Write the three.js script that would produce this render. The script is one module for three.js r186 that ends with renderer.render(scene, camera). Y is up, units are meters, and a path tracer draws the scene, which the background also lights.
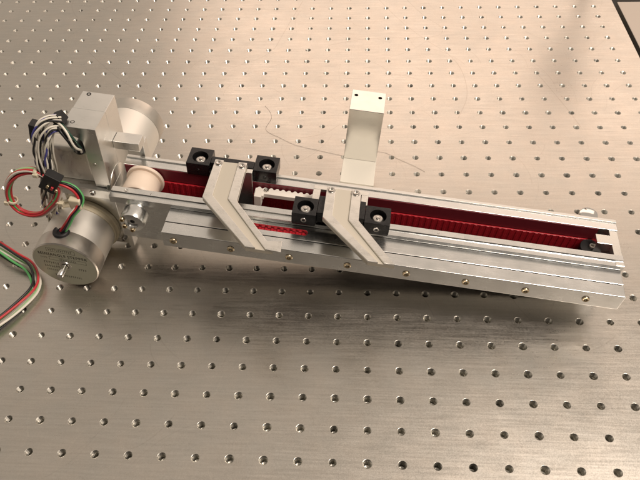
import * as THREE from 'three';
import { RoundedBoxGeometry } from 'three/addons/geometries/RoundedBoxGeometry.js';
import { mergeGeometries, toCreasedNormals } from 'three/addons/utils/BufferGeometryUtils.js';
import { ImprovedNoise } from 'three/addons/math/ImprovedNoise.js';
import { RectAreaLightUniformsLib } from 'three/addons/lights/RectAreaLightUniformsLib.js';

// ---------------------------------------------------------------- camera, light, exposure
const scene = new THREE.Scene();
const camera = new THREE.PerspectiveCamera(41.799, 4 / 3, 0.02, 40);
camera.position.set(-0.009094, 0.447531, 0.795918);
{
  const yaw = -0.09238, pit = 0.863458;
  const d = new THREE.Vector3(Math.sin(yaw) * Math.cos(pit), -Math.sin(pit), -Math.cos(yaw) * Math.cos(pit));
  camera.lookAt(camera.position.clone().add(d));
  camera.rotateZ(-0.056517);
}
scene.add(camera);
scene.background = new THREE.Color().setRGB(0.51, 0.435, 0.36);
scene.backgroundIntensity = 1;
RectAreaLightUniformsLib.init();
function areaLight(x, y, z, tx, ty, tz, w, h, color, intensity) {
  const l = new THREE.RectAreaLight(new THREE.Color().setRGB(...color), intensity, w, h);
  l.position.set(x, y, z); l.lookAt(tx, ty, tz); scene.add(l); return l;
}
areaLight(0.46, 1.2, -1.5, 0.2, 0, 0.25, 2.5, 1.0, [1, 0.735, 0.58], 1.45);   // the room's warm lamps behind the table
areaLight(0.75, 1.5, 0.75, 0.0, 0, 0.35, 0.5, 0.5, [1, 0.86, 0.74], 32);      // warm lamp overhead on the right
const renderer = new THREE.WebGLRenderer({ antialias: true });
renderer.setSize(1024, 768);
renderer.shadowMap.enabled = true;
renderer.toneMapping = THREE.LinearToneMapping;
renderer.toneMappingExposure = 1.0;

// ---------------------------------------------------------------- helpers
let seed = 7;
const rnd = () => { seed = (seed * 1664525 + 1013904223) >>> 0; return seed / 4294967296; };
const noise = new ImprovedNoise();
const fbm = (x, y, o = 4) => { let s = 0, a = 0.5, f = 1; for (let i = 0; i < o; i++) { s += a * noise.noise(x * f, y * f, 3.7 + i * 11); a *= 0.5; f *= 2.03; } return s; };
const BASE = new WeakMap();
const used = {};
function numbered(n) { used[n] = (used[n] ?? -1) + 1; return used[n] ? n + '_' + String(used[n]).padStart(3, '0') : n; }
// the stage stands as one rigid, slightly tilted assembly: its own axes are x along the rail, y up, z to the front (millimetres)
const O = new THREE.Vector3(0, 0.076, 0.403437);
const RM = new THREE.Matrix4().set(
  0.9921029, 0.0925828, -0.0846179, 0, -0.0929160, 0.9956739, 0, 0, 0.0842519, 0.0078624, 0.9964135, 0, 0, 0, 0, 1);
const RQ = new THREE.Quaternion().setFromRotationMatrix(RM);
const toWorld = (x, y, z) => new THREE.Vector3(x, y, z).multiplyScalar(0.001).applyMatrix4(RM).add(O);
function thing(name, label, category, base, group, tilted = true) {
  const g = new THREE.Group(); g.name = numbered(name); scene.add(g);
  if (tilted) { g.position.copy(toWorld(...base)); g.quaternion.copy(RQ); } else g.position.set(base[0] / 1000, base[1] / 1000, base[2] / 1000);
  g.userData = { label, category }; if (group) g.userData.group = group;
  BASE.set(g, base); return g;
}
function prep(g) {
  let n = g.index ? g.toNonIndexed() : g.clone();
  for (const k of Object.keys(n.attributes)) if (!['position', 'normal', 'uv'].includes(k)) n.deleteAttribute(k);
  if (!n.attributes.normal) n.computeVertexNormals();
  if (!n.attributes.uv) n.setAttribute('uv', new THREE.Float32BufferAttribute(new Float32Array(n.attributes.position.count * 2), 2));
  return n;
}
// uv in metres, by the way each face points
function boxUV(g) {
  const p = g.attributes.position, q = g.attributes.normal, uv = new Float32Array(p.count * 2);
  for (let i = 0; i < p.count; i += 3) {
    let nx = 0, ny = 0, nz = 0;
    for (let k = 0; k < 3; k++) { nx += q.getX(i + k); ny += q.getY(i + k); nz += q.getZ(i + k); }
    nx = Math.abs(nx); ny = Math.abs(ny); nz = Math.abs(nz);
    for (let k = 0; k < 3; k++) {
      const x = p.getX(i + k), y = p.getY(i + k), z = p.getZ(i + k);
      const [u, v] = ny >= nx && ny >= nz ? [x, z] : nx >= nz ? [z, y] : [x, y];
      uv[2 * (i + k)] = u * 0.001; uv[2 * (i + k) + 1] = v * 0.001;
    }
  }
  g.setAttribute('uv', new THREE.BufferAttribute(uv, 2)); return g;
}
function part(name, geos, mat, parent, opt = {}) {
  const base = BASE.get(parent);
  let g = mergeGeometries([].concat(geos).map(prep));
  if (!opt.keepUV) boxUV(g);
  g.translate(-base[0], -base[1], -base[2]); g.scale(0.001, 0.001, 0.001);
  const m = new THREE.Mesh(g, mat); m.name = name; m.castShadow = m.receiveShadow = true;
  parent.add(m); BASE.set(m, base);
  if (opt.label) m.userData.label = opt.label;
  return m;
}
const bx = (x0, x1, y0, y1, z0, z1, r = 0.4) => new RoundedBoxGeometry(x1 - x0, y1 - y0, z1 - z0, 2, r).translate((x0 + x1) / 2, (y0 + y1) / 2, (z0 + z1) / 2);
// shape in x,z (with holes) extruded from y0 to y1
function slab(pts, y0, y1, b = 0.3, holes = []) {
  const s = new THREE.Shape(pts.map(([x, z]) => new THREE.Vector2(x, -z)));
  for (const h of holes) s.holes.push(h);
  return new THREE.ExtrudeGeometry(s, { depth: y1 - y0 - 2 * b, bevelEnabled: b > 0, bevelThickness: b, bevelSize: b, bevelOffset: -b, bevelSegments: 2, curveSegments: 20 }).rotateX(-Math.PI / 2).translate(0, y0 + b, 0);
}
const roundHole = (x, z, r) => { const p = new THREE.Path(); p.absarc(x, -z, r, 0, Math.PI * 2, true); return p; };
function slotHole(x0, x1, z, r) {
  const p = new THREE.Path(); p.moveTo(x0, -z - r); p.absarc(x0, -z, r, -Math.PI / 2, Math.PI / 2, true); p.lineTo(x1, -z + r); p.absarc(x1, -z, r, Math.PI / 2, -Math.PI / 2, true); p.lineTo(x0, -z - r); return p;
}
// shape in x,y extruded from z0 to z1
function plate(shape, z0, z1, b = 0.3) {
  return new THREE.ExtrudeGeometry(shape, { depth: z1 - z0 - 2 * b, bevelEnabled: b > 0, bevelThickness: b, bevelSize: b, bevelOffset: -b, bevelSegments: 2, curveSegments: 20 }).translate(0, 0, z0 + b);
}
// profile [radius, height] turned about an axis ('x', 'y' or 'z') through c
function lathe(prof, axis, c, seg = 48) {
  let g = toCreasedNormals(new THREE.LatheGeometry(prof.map(([r, h]) => new THREE.Vector2(Math.max(r, 0.0001), h)), seg), 0.6);
  if (axis === 'z') g.rotateX(Math.PI / 2); if (axis === 'x') g.rotateZ(-Math.PI / 2);
  return g.translate(...c);
}
// solid bar of circular section with chamfered ends, from a to b along axis
const rod = (r, a, b, axis, c, ch = 0.3, seg = 32) => { const s = Math.sign(b - a) || 1; const lo = Math.min(a, b), hi = Math.max(a, b); return lathe([[0, lo], [r - ch, lo], [r, lo + ch], [r, hi - ch], [r - ch, hi], [0, hi]], axis, c, seg); };
const tube = (pts, r, seg = 60, rs = 8) => new THREE.TubeGeometry(new THREE.CatmullRomCurve3(pts.map((p) => new THREE.Vector3(...p)), false, 'centripetal'), seg, r, rs, false);
// socket head cap screw, head top at h1, along axis
const capScrew = (r, h0, h1, axis, c) => lathe([[0, h1 - r * 0.7], [r * 0.5, h1 - r * 0.7], [r * 0.55, h1 - 0.1], [r * 0.62, h1], [r * 0.9, h1], [r, h1 - r * 0.15], [r, h0]], axis, c, 24);

// ---------------------------------------------------------------- textures and materials
function dataTex(w, h, fn, srgb = false) {
  const a = new Uint8Array(w * h * 4);
  for (let y = 0; y < h; y++) for (let x = 0; x < w; x++) { const v = fn(x, y); const i = 4 * (y * w + x); a[i] = v[0]; a[i + 1] = v[1]; a[i + 2] = v[2]; a[i + 3] = 255; }
  const t = new THREE.DataTexture(a, w, h); t.wrapS = t.wrapT = THREE.RepeatWrapping; t.magFilter = THREE.LinearFilter; t.minFilter = THREE.LinearMipmapLinearFilter; t.generateMipmaps = true;
  if (srgb) t.colorSpace = THREE.SRGBColorSpace; t.needsUpdate = true; return t;
}
const cl = (v) => Math.max(0, Math.min(255, v | 0));
// machining marks: streaks along u, 60 mm a side
const streak = dataTex(512, 512, (x, y) => { const v = 182 + 70 * fbm(x * 0.012, y * 0.012, 4) + 34 * noise.noise(x * 0.008, y * 0.9, 2.5) + 22 * noise.noise(x * 0.03, y * 2.3, 8.1) + (rnd() - 0.5) * 30; return [cl(v), cl(v), cl(v)]; });
const speck = dataTex(512, 512, (x, y) => { const v = 150 + 110 * fbm(x * 0.03, y * 0.03, 4) + (rnd() - 0.5) * 70; return [cl(v), cl(v), cl(v)]; });
const rep = (t, m) => { const c = t.clone(); c.repeat.set(1 / m, 1 / m); c.needsUpdate = true; return c; };
const streak60 = rep(streak, 0.06), speck40 = rep(speck, 0.04);
const metal = (r, g, b, rough, o = {}) => new THREE.MeshStandardMaterial({ color: new THREE.Color().setRGB(r, g, b), metalness: 1, roughness: rough, ...o });
const paint = (r, g, b, rough, o = {}) => new THREE.MeshStandardMaterial({ color: new THREE.Color().setRGB(r, g, b), metalness: 0, roughness: rough, ...o });
const M = {
  alu: metal(0.83, 0.84, 0.83, 0.34, { roughnessMap: rep(streak, 0.08), bumpMap: streak60, bumpScale: 0.000009 }),
  milled: metal(0.79, 0.795, 0.77, 0.48, { roughnessMap: streak60, bumpMap: streak60, bumpScale: 0.000006 }),
  blasted: metal(0.74, 0.72, 0.67, 0.72, { roughnessMap: speck40, bumpMap: speck40, bumpScale: 0.00001 }),
  lip: metal(0.86, 0.85, 0.81, 0.42, { roughnessMap: streak60 }),
  armFace: metal(0.66, 0.63, 0.56, 0.75, { bumpMap: speck40, bumpScale: 0.00001 }),
  foot: metal(0.88, 0.86, 0.80, 0.8),
  polished: metal(0.74, 0.73, 0.70, 0.27, { roughnessMap: streak60, bumpMap: streak60, bumpScale: 0.000004 }),
  steel: metal(0.62, 0.60, 0.57, 0.28),
  thread: metal(0.68, 0.66, 0.62, 0.34, { vertexColors: true }),
  chrome: metal(0.80, 0.79, 0.77, 0.12),
  brass: metal(0.66, 0.55, 0.38, 0.25),
  motor: metal(0.87, 0.85, 0.80, 0.54, { bumpMap: streak60, bumpScale: 0.000004 }),
  band: metal(0.63, 0.60, 0.55, 0.55, { roughnessMap: streak60 }),
  ring: paint(0.62, 0.56, 0.42, 0.45),
  black: paint(0.012, 0.012, 0.013, 0.38, { roughnessMap: speck40 }),
  anod: metal(0.05, 0.05, 0.052, 0.45),
  rubber: paint(0.01, 0.01, 0.011, 0.55),
  nylon: paint(0.78, 0.66, 0.55, 0.42),
  white: paint(0.78, 0.74, 0.68, 0.5),
  belt: paint(0.38, 0.014, 0.024, 0.42, { roughnessMap: speck40, bumpMap: speck40, bumpScale: 0.00006 }),
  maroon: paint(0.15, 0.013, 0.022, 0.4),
  tie: paint(0.72, 0.66, 0.50, 0.45),
  red: paint(0.56, 0.04, 0.05, 0.38), green: paint(0.12, 0.46, 0.15, 0.38), lime: paint(0.36, 0.62, 0.30, 0.38), wwhite: paint(0.80, 0.77, 0.68, 0.38),
  hair: paint(0.07, 0.05, 0.04, 0.5),
  wblack: paint(0.014, 0.014, 0.016, 0.38), blue: paint(0.06, 0.06, 0.26, 0.38), dgreen: paint(0.02, 0.07, 0.05, 0.38),
};

// ---------------------------------------------------------------- the optical breadboard
const BX0 = -0.6625, BX1 = 0.328, BZ0 = -0.0395, BZ1 = 0.7875;
{
  const W = 2048, H = 1708, can = document.createElement('canvas'); can.width = W; can.height = H;
  const ctx = can.getContext('2d'), im = ctx.createImageData(W, H), rough = new Uint8Array(W * H * 4);
  for (let y = 0; y < H; y++) for (let x = 0; x < W; x++) {
    const u = x / W * (BX1 - BX0), v = y / H * (BZ1 - BZ0), i = 4 * (y * W + x);
    const big = fbm(u * 9, v * 9, 3), mid = fbm(u * 60 + 7, v * 60, 3), fine = rnd() - 0.5;
    const k = 204 + 8 * big + 6 * mid + 9 * fine + 7 * noise.noise(u * 40, v * 900, 1.3);
    im.data[i] = cl(k); im.data[i + 1] = cl(k - 5 - 3 * mid); im.data[i + 2] = cl(k - 13 - 5 * mid); im.data[i + 3] = 255;
    const r = cl(150 + 24 * big + 20 * mid + 40 * fine + 26 * noise.noise(u * 40, v * 900, 1.3)); rough[i] = rough[i + 1] = rough[i + 2] = r; rough[i + 3] = 255;
  }
  ctx.putImageData(im, 0, 0);
  const px = (x, z) => [(x - BX0) / (BX1 - BX0) * W, (z - BZ0) / (BZ1 - BZ0) * H];
  // fine scratches and two or three old smears
  for (let k = 0; k < 700; k++) {
    const [x, y] = [rnd() * W, rnd() * H], a = rnd() * 6.28, l = 10 + rnd() * 70;
    ctx.strokeStyle = rnd() < 0.5 ? 'rgba(90,80,68,0.10)' : 'rgba(245,238,225,0.12)'; ctx.lineWidth = 0.6 + rnd() * 0.7;
    ctx.beginPath(); ctx.moveTo(x, y); ctx.quadraticCurveTo(x + l * Math.cos(a), y + l * Math.sin(a), x + l * 1.7 * Math.cos(a + 0.3), y + l * 1.7 * Math.sin(a + 0.3)); ctx.stroke();
  }
  ctx.strokeStyle = 'rgba(110,96,80,0.26)'; ctx.lineWidth = 0.9;
  for (const c of [
    [[0.01, -0.035], [0.035, 0.02], [0.07, 0.075], [0.11, 0.12], [0.118, 0.19], [0.10, 0.235]],
    [[0.05, -0.03], [0.072, 0.02], [0.10, 0.05], [0.09, 0.075], [0.0, 0.072], [-0.05, 0.09]],
    [[-0.09, -0.02], [-0.11, 0.06], [-0.12, 0.11], [-0.17, 0.14]], [[0.0184, 0.293], [0.034, 0.304], [0.0586, 0.3217]],
    [[-0.0734, 0.2694], [-0.0464, 0.2643], [-0.03, 0.245]], [[0.20, 0.15], [0.22, 0.21], [0.23, 0.25]], [[-0.36, 0.10], [-0.30, 0.17], [-0.24, 0.2]]]) {
    ctx.beginPath(); const q = c.map(([x, z]) => px(x, z)); ctx.moveTo(...q[0]);
    for (let i = 1; i < q.length; i++) { const n = q[i + 1] ?? q[i]; ctx.quadraticCurveTo(q[i][0], q[i][1], (q[i][0] + n[0]) / 2, (q[i][1] + n[1]) / 2); } ctx.stroke();
  }
  const map = new THREE.CanvasTexture(can); map.colorSpace = THREE.SRGBColorSpace;
  const rt = new THREE.DataTexture(rough, W, H); rt.magFilter = THREE.LinearFilter; rt.needsUpdate = true; rt.flipY = false;
  const mat = new THREE.MeshStandardMaterial({ map, metalness: 1, roughness: 0.58, roughnessMap: rt });
  // one 25 mm cell: flat top round a countersunk threaded hole
  const P = [], N = [], V = [], q = 16;
  const push = (p, n, x0, z0) => { P.push(p[0] + x0, p[1], p[2] + z0); N.push(...n); V.push((p[0] + x0 - BX0) / (BX1 - BX0), 1 - (p[2] + z0 - BZ0) / (BZ1 - BZ0)); };
  const quad = (a, b, c, d, na, nb, nc, nd, x0, z0) => { push(a, na, x0, z0); push(b, nb, x0, z0); push(c, nc, x0, z0); push(a, na, x0, z0); push(c, nc, x0, z0); push(d, nd, x0, z0); };
  const up = [0, 1, 0], h = 0.0125;
  // hole wall: countersink, then the thread's ridges, then a blind bottom; its own smooth steel
  const rim = [[3.35, 0], [3.2, -0.06], [2.62, -0.62]];
  for (let k = 0; k < 5; k++) rim.push([3.0, -1.05 - k], [2.55, -1.5 - k]);
  rim.push([2.5, -9], [0.02, -9.8]);
  const WP = [], WC = [];
  for (let i = -26; i <= 12; i++) for (let j = -1; j <= 30; j++) {
    const x0 = i * 0.025, z0 = j * 0.025, tw = 1 + (rnd() - 0.5) * 0.16, dirt = rnd() < 0.12 ? 0.55 + 0.3 * rnd() : 0.85 + 0.15 * rnd(), ph = rnd() * 6.28;
    for (let k = 0; k < q; k++) {
      const a0 = (k / q) * 2 * Math.PI, a1 = ((k + 1) / q) * 2 * Math.PI, c0 = Math.cos(a0), s0 = Math.sin(a0), c1 = Math.cos(a1), s1 = Math.sin(a1);
      const e0 = h / Math.max(Math.abs(c0), Math.abs(s0)), e1 = h / Math.max(Math.abs(c1), Math.abs(s1)), r0 = rim[0][0] * tw * 0.001;
      quad([e0 * c0, 0, e0 * s0], [r0 * c0, 0, r0 * s0], [r0 * c1, 0, r0 * s1], [e1 * c1, 0, e1 * s1], up, up, up, up, x0, z0);
      for (let m = 0; m < rim.length - 1; m++) {
        const f = 0.001 * (m < 2 ? tw : 1), [ra, ya] = rim[m], [rb, yb] = rim[m + 1], Ra = ra * 0.001 * (m < 1 || m < 3 ? tw : 1), Rb = rb * 0.001 * (m + 1 < 3 ? tw : 1), Ya = ya * 0.001, Yb = yb * 0.001;
        for (const [r, y, c, s] of [[Ra, Ya, c0, s0], [Rb, Yb, c0, s0], [Rb, Yb, c1, s1], [Ra, Ya, c0, s0], [Rb, Yb, c1, s1], [Ra, Ya, c1, s1]]) { WP.push(x0 + r * c, y, z0 + r * s); WC.push(dirt, dirt, dirt * 0.97); }
      }
    }
  }
  const flat = (x0, x1, z0, z1, y0 = 0) => quad([x0, y0, z0], [x0, y0, z1], [x1, y0, z1], [x1, y0, z0], up, up, up, up, 0, 0);
  const gx0 = -26 * 0.025 - h, gx1 = 12 * 0.025 + h, gz0 = -0.025 - h, gz1 = 30 * 0.025 + h, ed = 0.001;
  flat(gx1, BX1 - ed, gz0, gz1); flat(gx0, BX1 - ed, BZ0 + ed, gz0);
  const side = (a, b, n, d) => { const m = [n[0] * 0.7, 0.7, n[2] * 0.7]; // rounded arris, then the side face
    const o = [n[0] * ed, -ed, n[2] * ed], A = [a[0] + o[0], -ed, a[1] + o[2]], B = [b[0] + o[0], -ed, b[1] + o[2]];
    quad([a[0], 0, a[1]], A, B, [b[0], 0, b[1]], up, n, n, up, 0, 0); quad(A, [A[0], -d, A[2]], [B[0], -d, B[2]], B, n, n, n, n, 0, 0); };
  side([BX1 - ed, gz1], [BX1 - ed, BZ0 + ed], [1, 0, 0], 0.06); side([BX1 - ed, BZ0 + ed], [gx0, BZ0 + ed], [0, 0, -1], 0.06);
  side([gx0, gz1], [BX1 - ed, gz1], [0, 0, 1], 0.06); side([gx0, BZ0 + ed], [gx0, gz1], [-1, 0, 0], 0.06);
  const g = new THREE.BufferGeometry();
  g.setAttribute('position', new THREE.Float32BufferAttribute(P, 3)); g.setAttribute('normal', new THREE.Float32BufferAttribute(N, 3)); g.setAttribute('uv', new THREE.Float32BufferAttribute(V, 2));
  const board = new THREE.Mesh(g, mat); board.name = 'table_top'; board.userData = { kind: 'structure' }; board.castShadow = board.receiveShadow = true; scene.add(board);
  const wg = new THREE.BufferGeometry(); wg.setAttribute('position', new THREE.Float32BufferAttribute(WP, 3)); wg.setAttribute('color', new THREE.Float32BufferAttribute(WC, 3)); wg.computeVertexNormals();
  const wall = new THREE.Mesh(wg, M.thread); wall.name = 'threaded_holes'; wall.userData = { kind: 'stuff' }; wall.castShadow = wall.receiveShadow = true; board.add(wall);
}
// the next table beyond the gap on the right, and the dark floor below
{
  const g = thing('neighbour_table', 'beige tabletop across the dark gap at the far right corner', 'table', [336, -60, -18], null, false); delete g.userData.category; delete g.userData.label; g.userData.kind = 'structure';
  part('table_surface', bx(335.5, 900, -40, -3, -17, 800, 1), metal(0.50, 0.47, 0.43, 0.42), g);
  const f = thing('floor', '', '', [0, -700, 0], null, false); f.userData = { kind: 'structure' };
  part('floor_sheet', new THREE.PlaneGeometry(6000, 6000).rotateX(-Math.PI / 2).translate(0, -700, 0), paint(0.05, 0.045, 0.04, 0.7), f);
}

// ---------------------------------------------------------------- linear rail
const rail = thing('linear_rail', 'long aluminium channel rail with a red toothed belt in its trough', 'linear rail', [0, -58, 45]);
{
  const r = rail;
  part('back_wall', bx(-205, 205, -58, 0, 18, 28.7, 0.4), M.alu, r);
  part('lip', bx(-204.8, 204.8, 0.03, 1.1, 17.8, 20.9, 0.3), M.milled, r);
  const fw = new THREE.Shape([[55, 0], [60.2, 0], [60.6, -1.3], [65.5, -1.3], [65.5, -8], [55, -8]].map(([z, y]) => new THREE.Vector2(-z, y)));
  part('front_wall', new THREE.ExtrudeGeometry(fw, { depth: 409, bevelEnabled: true, bevelSize: 0.3, bevelOffset: -0.3, bevelThickness: 0.3, bevelSegments: 1 }).rotateY(Math.PI / 2).translate(-204.7, 0, 0), M.alu, r);
  part('side_panel', bx(-204.8, 204.6, -58, -8.1, 55, 58.6, 0.3), M.alu, r);
  part('floor_plate', bx(-205, 198, -57.5, -53, 28.8, 54.9, 0.2), M.anod, r);
  const cap = part('end_cap', [slab([[198, 28.9], [204.6, 28.9], [204.6, 65], [198, 65], [198, 54.6], [198, 44], [186.5, 44], [186.5, 34.4], [198, 34.4]], -14, -0.8, 0.3), bx(198.4, 204.5, -57, -14.2, 28.9, 54.8)], M.lip, r);
  // belt loop: two runs with teeth, standing on edge
  const teeth = [];
  for (let x = -168; x < 182; x += 5) { teeth.push(bx(x, x + 2.6, -26.8, -13.2, 30.6, 31.3, 0.35)); }
  for (let x = -168; x < 182; x += 5) { teeth.push(bx(x, x + 2.6, -23.8, -13.2, 49.7, 50.4, 0.35)); }
  const wrap = (cx, s) => { const g = new THREE.CylinderGeometry(10.6, 10.6, 11, 32, 1, true, s > 0 ? 0 : Math.PI, Math.PI); return g.translate(cx, -18.5, 40.5); };
  part('belt', [bx(-186, 186, -27, -13, 29.6, 30.9, 0.3), bx(-186, 186, -24, -13, 50.1, 51.4, 0.3), wrap(186, 1), ...teeth], M.belt, r);
  part('maroon_strip', bx(-204, 190, -12.9, -0.6, 28.75, 29.35, 0.2), M.maroon, r);  // thin strip above the belt, in a darker red than the belt
  const pl = part('belt_pulley', [rod(8.8, -26, -11, 'y', [186, 0, 40.5]), rod(10.3, -27.5, -26, 'y', [186, 0, 40.5], 0.2)], M.anod, r);
  part('bolt', capScrew(2.2, -11, -8.5, 'y', [186, 0, 40.5]), M.steel, pl);
  // white drum at the motor end, axle across the rail
  const dr = part('drum', lathe([[3, 33.8], [13.3, 33.8], [13.6, 34.2], [14.6, 44], [14.9, 51], [14.5, 53.6], [13.9, 54.4], [3, 54.4]], 'z', [-187, -13, 0]), M.nylon, r);
  part('flange', lathe([[3, 30.6], [15.6, 30.6], [16, 31], [16, 33.2], [15.6, 33.7], [3, 33.7]], 'z', [-187, -13, 0]), M.nylon, dr);
  part('axle', rod(3, 29, 66, 'z', [-187, -13, 0]), M.steel, r);
  const hub = part('hub', [lathe([[2, 65.6], [8, 65.6], [9.6, 68], [10.4, 69], [10.4, 77], [9.4, 79.5], [5.5, 80], [5.2, 78], [2, 78]], 'z', [-183.5, -14, 0])], M.alu, r);
  for (const [a, b] of [[-190.8, -10.8], [-189.9, -18.5], [-184, -22]]) part('screw', capScrew(2.1, 77, 81.2, 'z', [a, b, 0]), M.brass, hub);
  for (const [x, z, k] of [[-192.6, 58, 1.7], [-172, 58.5, 0.9], [60, 58, 0.9]]) part('screw', capScrew(k, -0.6, 0.25, 'y', [x, 0, z]), M.steel, r);
  // long ledge bolted along the front, with a seam and a slot that shows the lower belt run
  const back = part('ledge', slab([[-155, 65.8], [203, 65.8], [203, 79.7], [-155, 79.7]], -22, -5.4, 0.25, [slotHole(-86, -45, 72, 3.1)]), M.alu, r);
  const front = part('ledge', bx(-155, 203, -22.2, -5.8, 80.15, 91.2, 0.5), M.alu, r);
  for (const x of [-147.2, -101.2, -55, -9, 37, 83, 129, 175]) part('screw', capScrew(2.9, 90.8, 92.2, 'z', [x + 1, -14.5, 0]), M.brass, front);
  const st = []; for (let x = -88; x < -44; x += 5) st.push(rod(1.4, 69.6, 74.4, 'z', [x + 2, -9.4, 0], 0.2, 14));
  part('belt_run', [bx(-89, -42, -12.5, -9.6, 69.2, 74.8, 0.3), ...st], M.belt, back);
}

// ---------------------------------------------------------------- motor housing block at the left end
const housing = thing('motor_housing', 'tall square aluminium block at the left end of the rail', 'bracket block', [-235, -90, 30]);
{
  const h = housing, V2 = (x, y) => new THREE.Vector2(x, y);
  const s = new THREE.Shape(); s.moveTo(-238.4, 49.5); s.lineTo(-212, 49.5); s.lineTo(-212, -13); s.lineTo(-225, -13); s.lineTo(-225, 33); s.absarc(-232, 33, 7, 0, Math.PI / 2, false); s.lineTo(-238.4, 40);
  part('frame', plate(s, 23.8, 46.2, 0.35), M.milled, h);
  part('frame', bx(-238.3, -212.1, -14, 49.3, 2, 23.7, 0.35), M.milled, h);
  part('lower_block', bx(-262, -225.3, -15, 22, 24, 41.5, 4), M.blasted, h);
  part('cable_plug', lathe([[0, 50], [3.6, 50], [4.6, 48.6], [4.6, 38], [0, 38]], 'z', [-230.5, 25.5, -3]), M.rubber, h);
  for (const [x, z] of [[-232.2, 5], [-231.8, 40.2]]) part('screw', capScrew(1.9, 48.6, 49.6, 'y', [x, 0, z]), M.anod, h);
  part('screw', capScrew(1.5, 45.6, 46.5, 'z', [-220.3, 12.2, 0]), M.steel, h);
  // foot of the block, the front mounting plate of the lower motor
  part('foot', bx(-262, -211, -24, -14.2, 24, 49.5, 0.5), M.milled, h);
  part('screw', capScrew(2.6, 49.2, 50.6, 'z', [-228, -18.6, 0]), M.steel, h);
  const mp = part('mounting_plate', [bx(-260, -211.2, -92, -24.3, 35.5, 41, 0.5), bx(-211, -206.5, -92, -24.3, 34, 44, 0.5)], M.alu, h);
  for (const [x, y] of [[-216, -31], [-216, -85], [-256, -85]]) part('screw', capScrew(2.4, 40.8, 44, 'z', [x, y, 0]), M.steel, mp);
  // arm that reaches round to the rear motor
  part('bracket_arm', [bx(-211.9, -190, 12, 20, 12.4, 24.6, 0.4), bx(-194.6, -190.1, -40, 11.9, 10, 16.5, 0.4)], M.milled, h);
  part('bracket_arm', bx(-262, -200, -68, -6, -14, -9.2, 0.4), M.milled, h);
  part('bearing_seat', lathe([[0, -3], [17, -3], [17.5, -2.5], [17.5, 0.3], [17, 0.6], [0, 0.6]], 'x', [-212, -20, 32]), M.milled, h);
}

// ---------------------------------------------------------------- stepper motors
function labelTexture() {
  const c = document.createElement('canvas'); c.width = c.height = 512; const x = c.getContext('2d');
  x.fillStyle = '#b7b8a6'; x.fillRect(0, 0, 512, 512);
  for (let k = 0; k < 900; k++) { x.fillStyle = rnd() < 0.5 ? 'rgba(120,122,105,0.10)' : 'rgba(225,225,210,0.10)'; x.fillRect(rnd() * 512, rnd() * 512, 2 + rnd() * 9, 1 + rnd() * 2); }
  x.fillStyle = '#35332c'; x.strokeStyle = '#35332c'; x.textAlign = 'center';
  const scrawl = (cx, y, w, hh) => { for (let a = cx - w / 2; a < cx + w / 2; a += hh * 0.62) { x.fillRect(a, y - hh, hh * 0.14, hh); x.fillRect(a, y - hh * (0.2 + 0.8 * rnd()), hh * 0.42, hh * 0.16); } };
  scrawl(250, 84, 190, 26); x.lineWidth = 3; x.strokeRect(140, 50, 226, 44);
  x.font = 'bold 46px sans-serif'; x.fillText('MINIANGLE STEPPER', 256, 150, 400);
  x.font = '28px sans-serif'; x.fillText('TYPE', 96, 196); x.strokeRect(140, 168, 300, 36); scrawl(290, 200, 130, 22);
  scrawl(150, 262, 130, 30); scrawl(146, 310, 130, 30); scrawl(392, 300, 60, 28); scrawl(150, 358, 120, 26); scrawl(256, 420, 220, 26);
  const t = new THREE.CanvasTexture(c); t.colorSpace = THREE.SRGBColorSpace; return t;
}
const labelMat = new THREE.MeshStandardMaterial({ map: labelTexture(), metalness: 0.35, roughness: 0.45 });
// z1: face with the label, z0: flange end; dir +1 when the label looks to the front
function motor(label, cx, cy, zf, zl, r) {
  const d = Math.sign(zl - zf), g = thing('stepper_motor', label, 'stepper motor', [cx, cy - r, (zf + zl) / 2], 'stepper motors at the left end of the rail');
  const L = Math.abs(zl - zf), turn = (prof) => { const q = lathe(prof.map(([a, b]) => [a, b]), 'z', [0, 0, 0], 72); if (d < 0) q.rotateY(Math.PI); return q.translate(cx, cy, zf); };
  part('body', turn([[0, 8.2], [r - 0.6, 8.2], [r - 0.2, 8.6], [r - 0.2, L - 15.6], [0, L - 15.6]]), M.motor, g);
  part('flange_ring', turn([[0, 0], [r + 1.9, 0], [r + 2.3, 0.4], [r + 2.3, 4], [r + 0.6, 4.3], [r + 0.6, 7.4], [r, 8.1], [0, 8.1]]), M.ring, g);
  const b = part('rear_cover', turn([[0, L - 15.5], [r, L - 15.5], [r + 0.1, L - 15.2], [r + 0.1, L - 1], [r - 0.8, L], [0, L]]), M.band, g);
  const lab = new THREE.CircleGeometry(r - 1.2, 48); lab.rotateZ(-0.05); if (d < 0) lab.rotateY(Math.PI); lab.translate(cx, cy, zl + d * 0.06);
  part('label_plate', lab, labelMat, b, { keepUV: true });
  part('bearing_boss', turn([[3.4, L - 2], [3.4, L + 0.8], [4.3, L + 1], [5.2, L + 0.8], [5.4, L]]), M.steel, b);
  part('shaft', turn([[0, L], [2.7, L], [2.7, L + 11.4], [2.3, L + 12], [0, L + 12]]), M.chrome, g);
  return g;
}
const motorA = motor('silver stepper motor with printed label and red and green leads, lying in front', -247.5, -68.6, 41.3, 92, 28.4);
{
  const a = 1.62, c = [-247.5 + 28 * Math.cos(a), -68.6 + 28 * Math.sin(a), 77.5];
  const t = new THREE.TorusGeometry(5, 2.1, 12, 28, Math.PI * 1.25).rotateZ(Math.PI * 0.85).rotateX(-Math.PI / 2).translate(c[0], c[1] + 0.8, c[2] + 1);
  part('grommet', [t, rod(4.4, -1, 0.6, 'y', [c[0], c[1], c[2]])], M.rubber, motorA);
}
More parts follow.
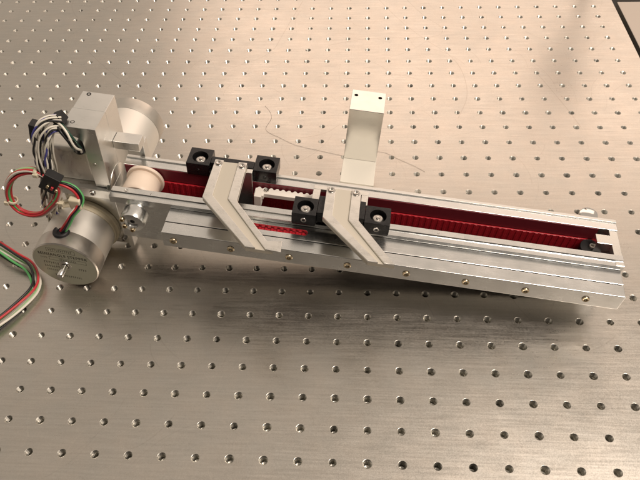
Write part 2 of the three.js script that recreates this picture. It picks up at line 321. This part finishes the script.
motor('silver stepper motor behind the tall block, its round end facing away', -234, -40, -14.2, -72, 27.8);

// ---------------------------------------------------------------- angle post behind the rail
{
  const p = thing('angle_post', 'square aluminium post standing behind the middle of the rail', 'post', [-9.5, -60, -60]);
  part('upright', slab([[-24.8, -81.3], [5.8, -81.3], [5.8, -52.3], [-24.8, -52.3]], -35, 23, 0.3, [roundHole(-20.6, -73.4, 2.1), roundHole(1, -73.4, 2.1)]), M.polished, p);
  part('foot_plate', [bx(-25, 6.2, -60, -35.2, -81.5, -20.5, 0.4), bx(-24.5, 5.6, -60.2, -48, -20.3, 17.6, 0.4)], M.foot, p);
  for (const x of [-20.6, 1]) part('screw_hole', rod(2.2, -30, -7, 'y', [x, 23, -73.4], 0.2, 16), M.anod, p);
}

// ---------------------------------------------------------------- carriages
function bearing(parent, x0, x1, z0, z1, screwMat, sr) {
  const cx = (x0 + x1) / 2, cz = (z0 + z1) / 2;
  const b = part('bearing_block', [slab([[x0, z0], [x1, z0], [x1, z1], [x0, z1]], 1.6, 13, 0.35, [roundHole(cx + 0.3, cz + 0.6, 6.9)]), bx(x0 + 0.3, x1 - 0.3, 0.1, 1.5, z0 + 0.3, z1 - 0.3, 0.2)], M.black, parent);
  part('roller', lathe([[0, 11.4], [1.4, 11.2], [1.7, 10.4], [2.2, 10.5], [3.6, 10.3], [4.8, 9.2], [4.8, 7.4], [4.1, 6.8], [4.1, 5], [4.8, 4.4], [4.8, 1.6], [0, 1.6]], 'y', [cx + 0.3, 0, cz + 0.6], 32), M.steel, b);
  part('screw', capScrew(sr, z1 - 0.6, z1 + 0.25, 'z', [cx, 6.2, 0]), screwMat, b);
}
function arm(parent, out, lipL, lipR, scr) {
  const a = part('arm', slab(out, 13.1, 16.6, 0.3), M.armFace, parent);
  part('lip', slab(lipL, 16.65, 18.2, 0.25), M.lip, a); part('lip', slab(lipR, 16.65, 18.2, 0.25), M.lip, a);
  for (const [x, z] of scr) part('screw', [capScrew(2.5, 18.1, 19.4, 'y', [x, 0, z]), lathe([[2.6, 18.3], [3.4, 18.3], [3.5, 18.2]], 'y', [x, 0, z], 24)], M.steel, a);
}
{
  const c = thing('carriage', 'left carriage with a bent arm between two black bearing blocks on the back rail', 'carriage', [-113, 0, 40], 'carriages with bent arms on the rail');
  bearing(c, -149.8, -130.6, 11.4, 30.6, M.anod, 1.5); bearing(c, -94.6, -75.2, 10.4, 29, M.anod, 1.5);
  part('link_plate', bx(-130.4, -94.8, 3, 12.9, 18.9, 27, 0.4), M.black, c);
  arm(c, [[-125.5, 27.5], [-99.5, 27], [-98.5, 69.6], [-63, 112.5], [-83, 112.5], [-125.4, 69.8]],
    [[-125.5, 27.5], [-118.6, 27.4], [-118.2, 67], [-75.6, 112.5], [-83, 112.5], [-125.4, 69.8]],
    [[-106.4, 27.2], [-99.5, 27], [-98.5, 69.6], [-68.5, 104.6], [-57.6, 102.6], [-56.8, 113.2], [-68, 112.5], [-105.8, 68.2]], [[-122, 31.4], [-103, 31.2]]);
  part('clamp_bracket', [bx(-107, -94.4, -30, 12.8, 30.9, 33.6, 0.3)], M.milled, c);
  part('bracket_edge', bx(-99.3, -94.2, 12.9, 14.2, 29.5, 34, 0.3), M.lip, c);
  const tooth = [[-92, 40.6]]; const pts = [[-92, 40], [-92, 31.8]];
  for (let x = -91; x < -42; x += 5) pts.push([x, 31.6], [x + 1.4, 30], [x + 2.8, 30], [x + 4, 31.6]);
  pts.push([-41, 31.6], [-41, 37.5], [-84, 37.5], [-84, 40]);
  const cl_ = part('belt_clamp', [slab(pts, -8, -4, 0.2), bx(-91.5, -85.5, -14, -3, 35, 42.5, 0.4)], M.white, c);
  part('screw', capScrew(2, -4.2, -2.4, 'y', [-82.5, 0, 33.6]), M.steel, cl_);
}
{
  const c = thing('carriage', 'right carriage with a bent arm between two black bearing blocks on the front rail', 'carriage', [-18, 0, 70], 'carriages with bent arms on the rail');
  bearing(c, -56, -37.2, 51, 69.2, M.steel, 2.4); bearing(c, 0.3, 20.2, 50.6, 68.8, M.steel, 2.4);
  part('link_plate', bx(-37, 0.1, 2.2, 12.9, 47, 65.5, 0.4), M.black, c);
  arm(c, [[-32.2, 41], [-5, 40.5], [-4.2, 72.4], [25.5, 110], [6, 110], [-31.6, 73.6]],
    [[-32.2, 41], [-25.2, 40.9], [-24.4, 71], [13.4, 110], [6, 110], [-31.6, 73.6]],
    [[-12.2, 40.6], [-5, 40.5], [-4.2, 72.4], [25.5, 110], [18, 110], [-11.8, 73]], [[-28.6, 44.6], [-9, 44.4]]);
  part('clamp_bracket', [bx(-43, 1.2, 8.4, 11.4, 34.5, 38.6, 0.3), bx(-43, -37.2, 8.4, 11.4, 38.7, 50, 0.3), bx(-4.2, 1.2, 8.4, 11.4, 38.7, 49.5, 0.3), bx(-31, -6, 11.5, 13, 38, 46, 0.2)], M.lip, c);
}

// ---------------------------------------------------------------- cables
function cable(name, pts, n, spread, mats, r, parent, twist = 0) {
  const curve = new THREE.CatmullRomCurve3(pts.map((p) => new THREE.Vector3(...p)), false, 'centripetal');
  const K = 40, fr = curve.computeFrenetFrames(K, false);
  for (let k = 0; k < n; k++) {
    const a0 = (k / n) * 6.283 + rnd(), q = spread * (0.55 + 0.6 * rnd()), ph = rnd() * 6;
    const P = [];
    for (let i = 0; i <= K; i++) { const p = curve.getPointAt(i / K), a = a0 + twist * i / K + 0.35 * Math.sin(i * 0.25 + ph); p.addScaledVector(fr.normals[i], q * Math.cos(a)).addScaledVector(fr.binormals[i], q * Math.sin(a)); P.push(p.toArray()); }
    const w = mats[k % mats.length];
    if (Array.isArray(w)) { // a twisted two-colour pair
      for (const s of [0, 1]) part(name, tube(P.map((p, i) => { const b = i * 0.75 + k + s * Math.PI; return [p[0] + r * Math.cos(b), p[1] + r * 0.4 * Math.sin(b), p[2] + r * Math.sin(b)]; }), r, 120, 7), w[s], parent);
    } else part(name, tube(P, r, 80, 8), w, parent);
  }
}
const tie = (parent, c, R, axis, tail) => {
  const t = new THREE.TorusGeometry(R, 0.9, 8, 24).scale(1, 1, 1.9); t.lookAt(new THREE.Vector3(...axis)); t.translate(...c);
  part('cable_tie', [t, bx(c[0] + tail[0] - 2, c[0] + tail[0] + 2, c[1] + tail[1] - 1.8, c[1] + tail[1] + 1.8, c[2] + 1, c[2] + 4.6, 0.5)], M.tie, parent);
};
{
  const h = thing('wire_harness', 'bundle of black and white twisted wires hanging beside the tall block', 'wire bundle', [-262, -66, 52]);
  cable('wire', [[-239, 51, 45], [-245, 52.5, 50], [-250, 47, 54], [-254, 31, 56], [-256, 13, 57], [-259, -3, 56], [-266, -32, 54], [-272, -60, 48]], 15, 6.6, [M.wwhite, [M.wwhite, M.wblack], [M.wwhite, M.blue], M.wwhite, [M.wwhite, M.wblack]], 0.8, h);
  cable('wire', [[-241, 52, 46], [-233, 50, 53], [-228, 40, 54], [-230.5, 26, 46]], 5, 2.6, [M.wblack, M.dgreen, M.wwhite, M.wblack, M.dgreen], 0.95, h);
  part('connector', new RoundedBoxGeometry(9, 15, 8, 2, 0.6).rotateZ(-0.2).translate(-257, 45, 50), M.rubber, h);
  part('connector', new RoundedBoxGeometry(8, 8, 9, 2, 0.6).rotateZ(0.5).translate(-240.5, 53, 42), M.rubber, h);
}
{
  const l = thing('wire_loop', 'loop of red and green motor leads held by pale cable ties', 'wire loop', [-272, -45, 62]);
  cable('wire', [[-250.7, 5.8, 63], [-257.9, 9.4, 62], [-265.1, 12.1, 62], [-276.8, 8.5, 62], [-287.6, -1.4, 62], [-294.8, -14.9, 62], [-295.7, -27.5, 63], [-291.2, -36.5, 64], [-282.2, -39.2, 65], [-268.7, -34.7, 66], [-257.0, -23.0, 66], [-248.9, -10.4, 66], [-246.2, -0.5, 65], [-248.9, 4.9, 65]], 7, 2.5, [M.red, M.green, M.red, M.wwhite, M.red, M.lime, M.red], 1.15, l, 1.6);
  cable('wire', [[-249, 5, 66], [-240, 4, 65], [-233, 0, 65], [-229, -7, 67], [-231, -14, 71], [-236, -20, 75], [-243, -32, 77], [-248, -40, 78]], 5, 1.9, [M.red, M.green, M.wblack, M.red, M.wwhite], 1.15, l, 1);
  part('cable_tie', bx(-238, -228, -17, -6, 65, 72, 1.5), M.tie, l);
  part('connector', [new RoundedBoxGeometry(13, 19, 8, 2, 0.6).rotateZ(-0.55).translate(-250.5, 6, 65)], M.rubber, l);
  for (const s of [-1, 0, 1]) part('pin', new RoundedBoxGeometry(2, 3.4, 2, 1, 0.3).rotateZ(-0.55).translate(-249 + s * 3, 2.5 - s * 1.9, 69.3), s ? M.brass : M.red, l);
  tie(l, [-262, 10.5, 62], 3.4, [1, 0.1, 0], [0, 0]); tie(l, [-294, -27, 62.5], 3.6, [0.4, 1, 0], [-4, -1]); tie(l, [-251, -15.5, 65], 3.4, [0.5, 0.9, 0], [4, -1]);
  
}
{
  const w = thing('loose_wires', 'loose green, white and red wires on the board below the front motor', 'wires', [-315, 0, 455], null, false);
  cable('wire', [[-352, 9, 432], [-338, 11, 441], [-322, 9, 450], [-306, 7, 459], [-295, 5, 478], [-302, 5, 500], [-325, 5, 530], [-380, 5, 560], [-450, 5, 570]], 7, 4.5, [M.lime, M.wwhite, M.red, M.wblack, M.green, M.wblack, M.wwhite], 1.1, w, 2);
}

// ---------------------------------------------------------------- small loose things
{
  const h = thing('hair_strand', 'thin dark hair lying on the board between the black blocks and the post', 'hair', [-90, 0.3, 270], null, false);
  part('strand', tube([[-117.8, 0.3, 213.5], [-110.9, 0.5, 224.5], [-108.1, 0.4, 235.3], [-112.1, 0.4, 256.2], [-95.3, 0.4, 269.6], [-78, 0.4, 281], [-50.5, 0.4, 290.4], [-25.8, 0.4, 298.1]], 0.1, 80, 5), M.hair, h);
  const h2 = thing('hair_strand', 'short faint hair lying on the board to the right of the post', 'hair', [38, 0.3, 306], null, false);
  part('strand', tube([[10, 0.3, 291], [18.4, 0.4, 293], [33.8, 0.4, 303.8], [48, 0.4, 313], [58.6, 0.3, 321.7]], 0.08, 60, 5), M.hair, h2);
  const f = thing('levelling_foot', 'small round steel foot behind the far right end of the rail', 'foot', [207, 0, 381], null, false);
  part('disc', lathe([[0, 7], [6.5, 7], [8, 6], [8.6, 4], [8.6, 0.5], [8, 0]], 'y', [207, 0, 383]), M.chrome, f);
}
// unseen black pleated sheet added behind the viewer to darken front-facing metal
{
  const c = thing('added_blocker', 'unseen black pleated sheet added behind the viewer to darken the front faces', 'light_blocker', [0, -700, 1500], null, false);
  const g = new THREE.PlaneGeometry(6000, 2500, 400, 1), p = g.attributes.position;
  for (let i = 0; i < p.count; i++) { p.setZ(i, 40 * Math.sin(p.getX(i) * 0.035) + 12 * Math.sin(p.getX(i) * 0.083)); }
  g.computeVertexNormals(); g.rotateY(Math.PI); g.translate(0, 550, 1500);
  const m = part('dark_sheet', g, paint(0.02, 0.019, 0.018, 0.9), c);
}
// unseen dark cylinder added past the far edge, only for the board to mirror
{
  const i = thing('added_mirror_prop', 'unseen dark cylinder on a post, added to be mirrored as a dark patch in the board', 'reflection_prop', [335, 0, -140], null, false);
  part('post', rod(6, -700, 190, 'y', [335, 0, -140], 0.5), M.steel, i);
  part('tube', [rod(30, -45, 45, 'z', [335, 225, -140], 2), rod(14, -34, -20, 'y', [335, 225, -140], 1)], M.black, i);
}
renderer.render(scene, camera);
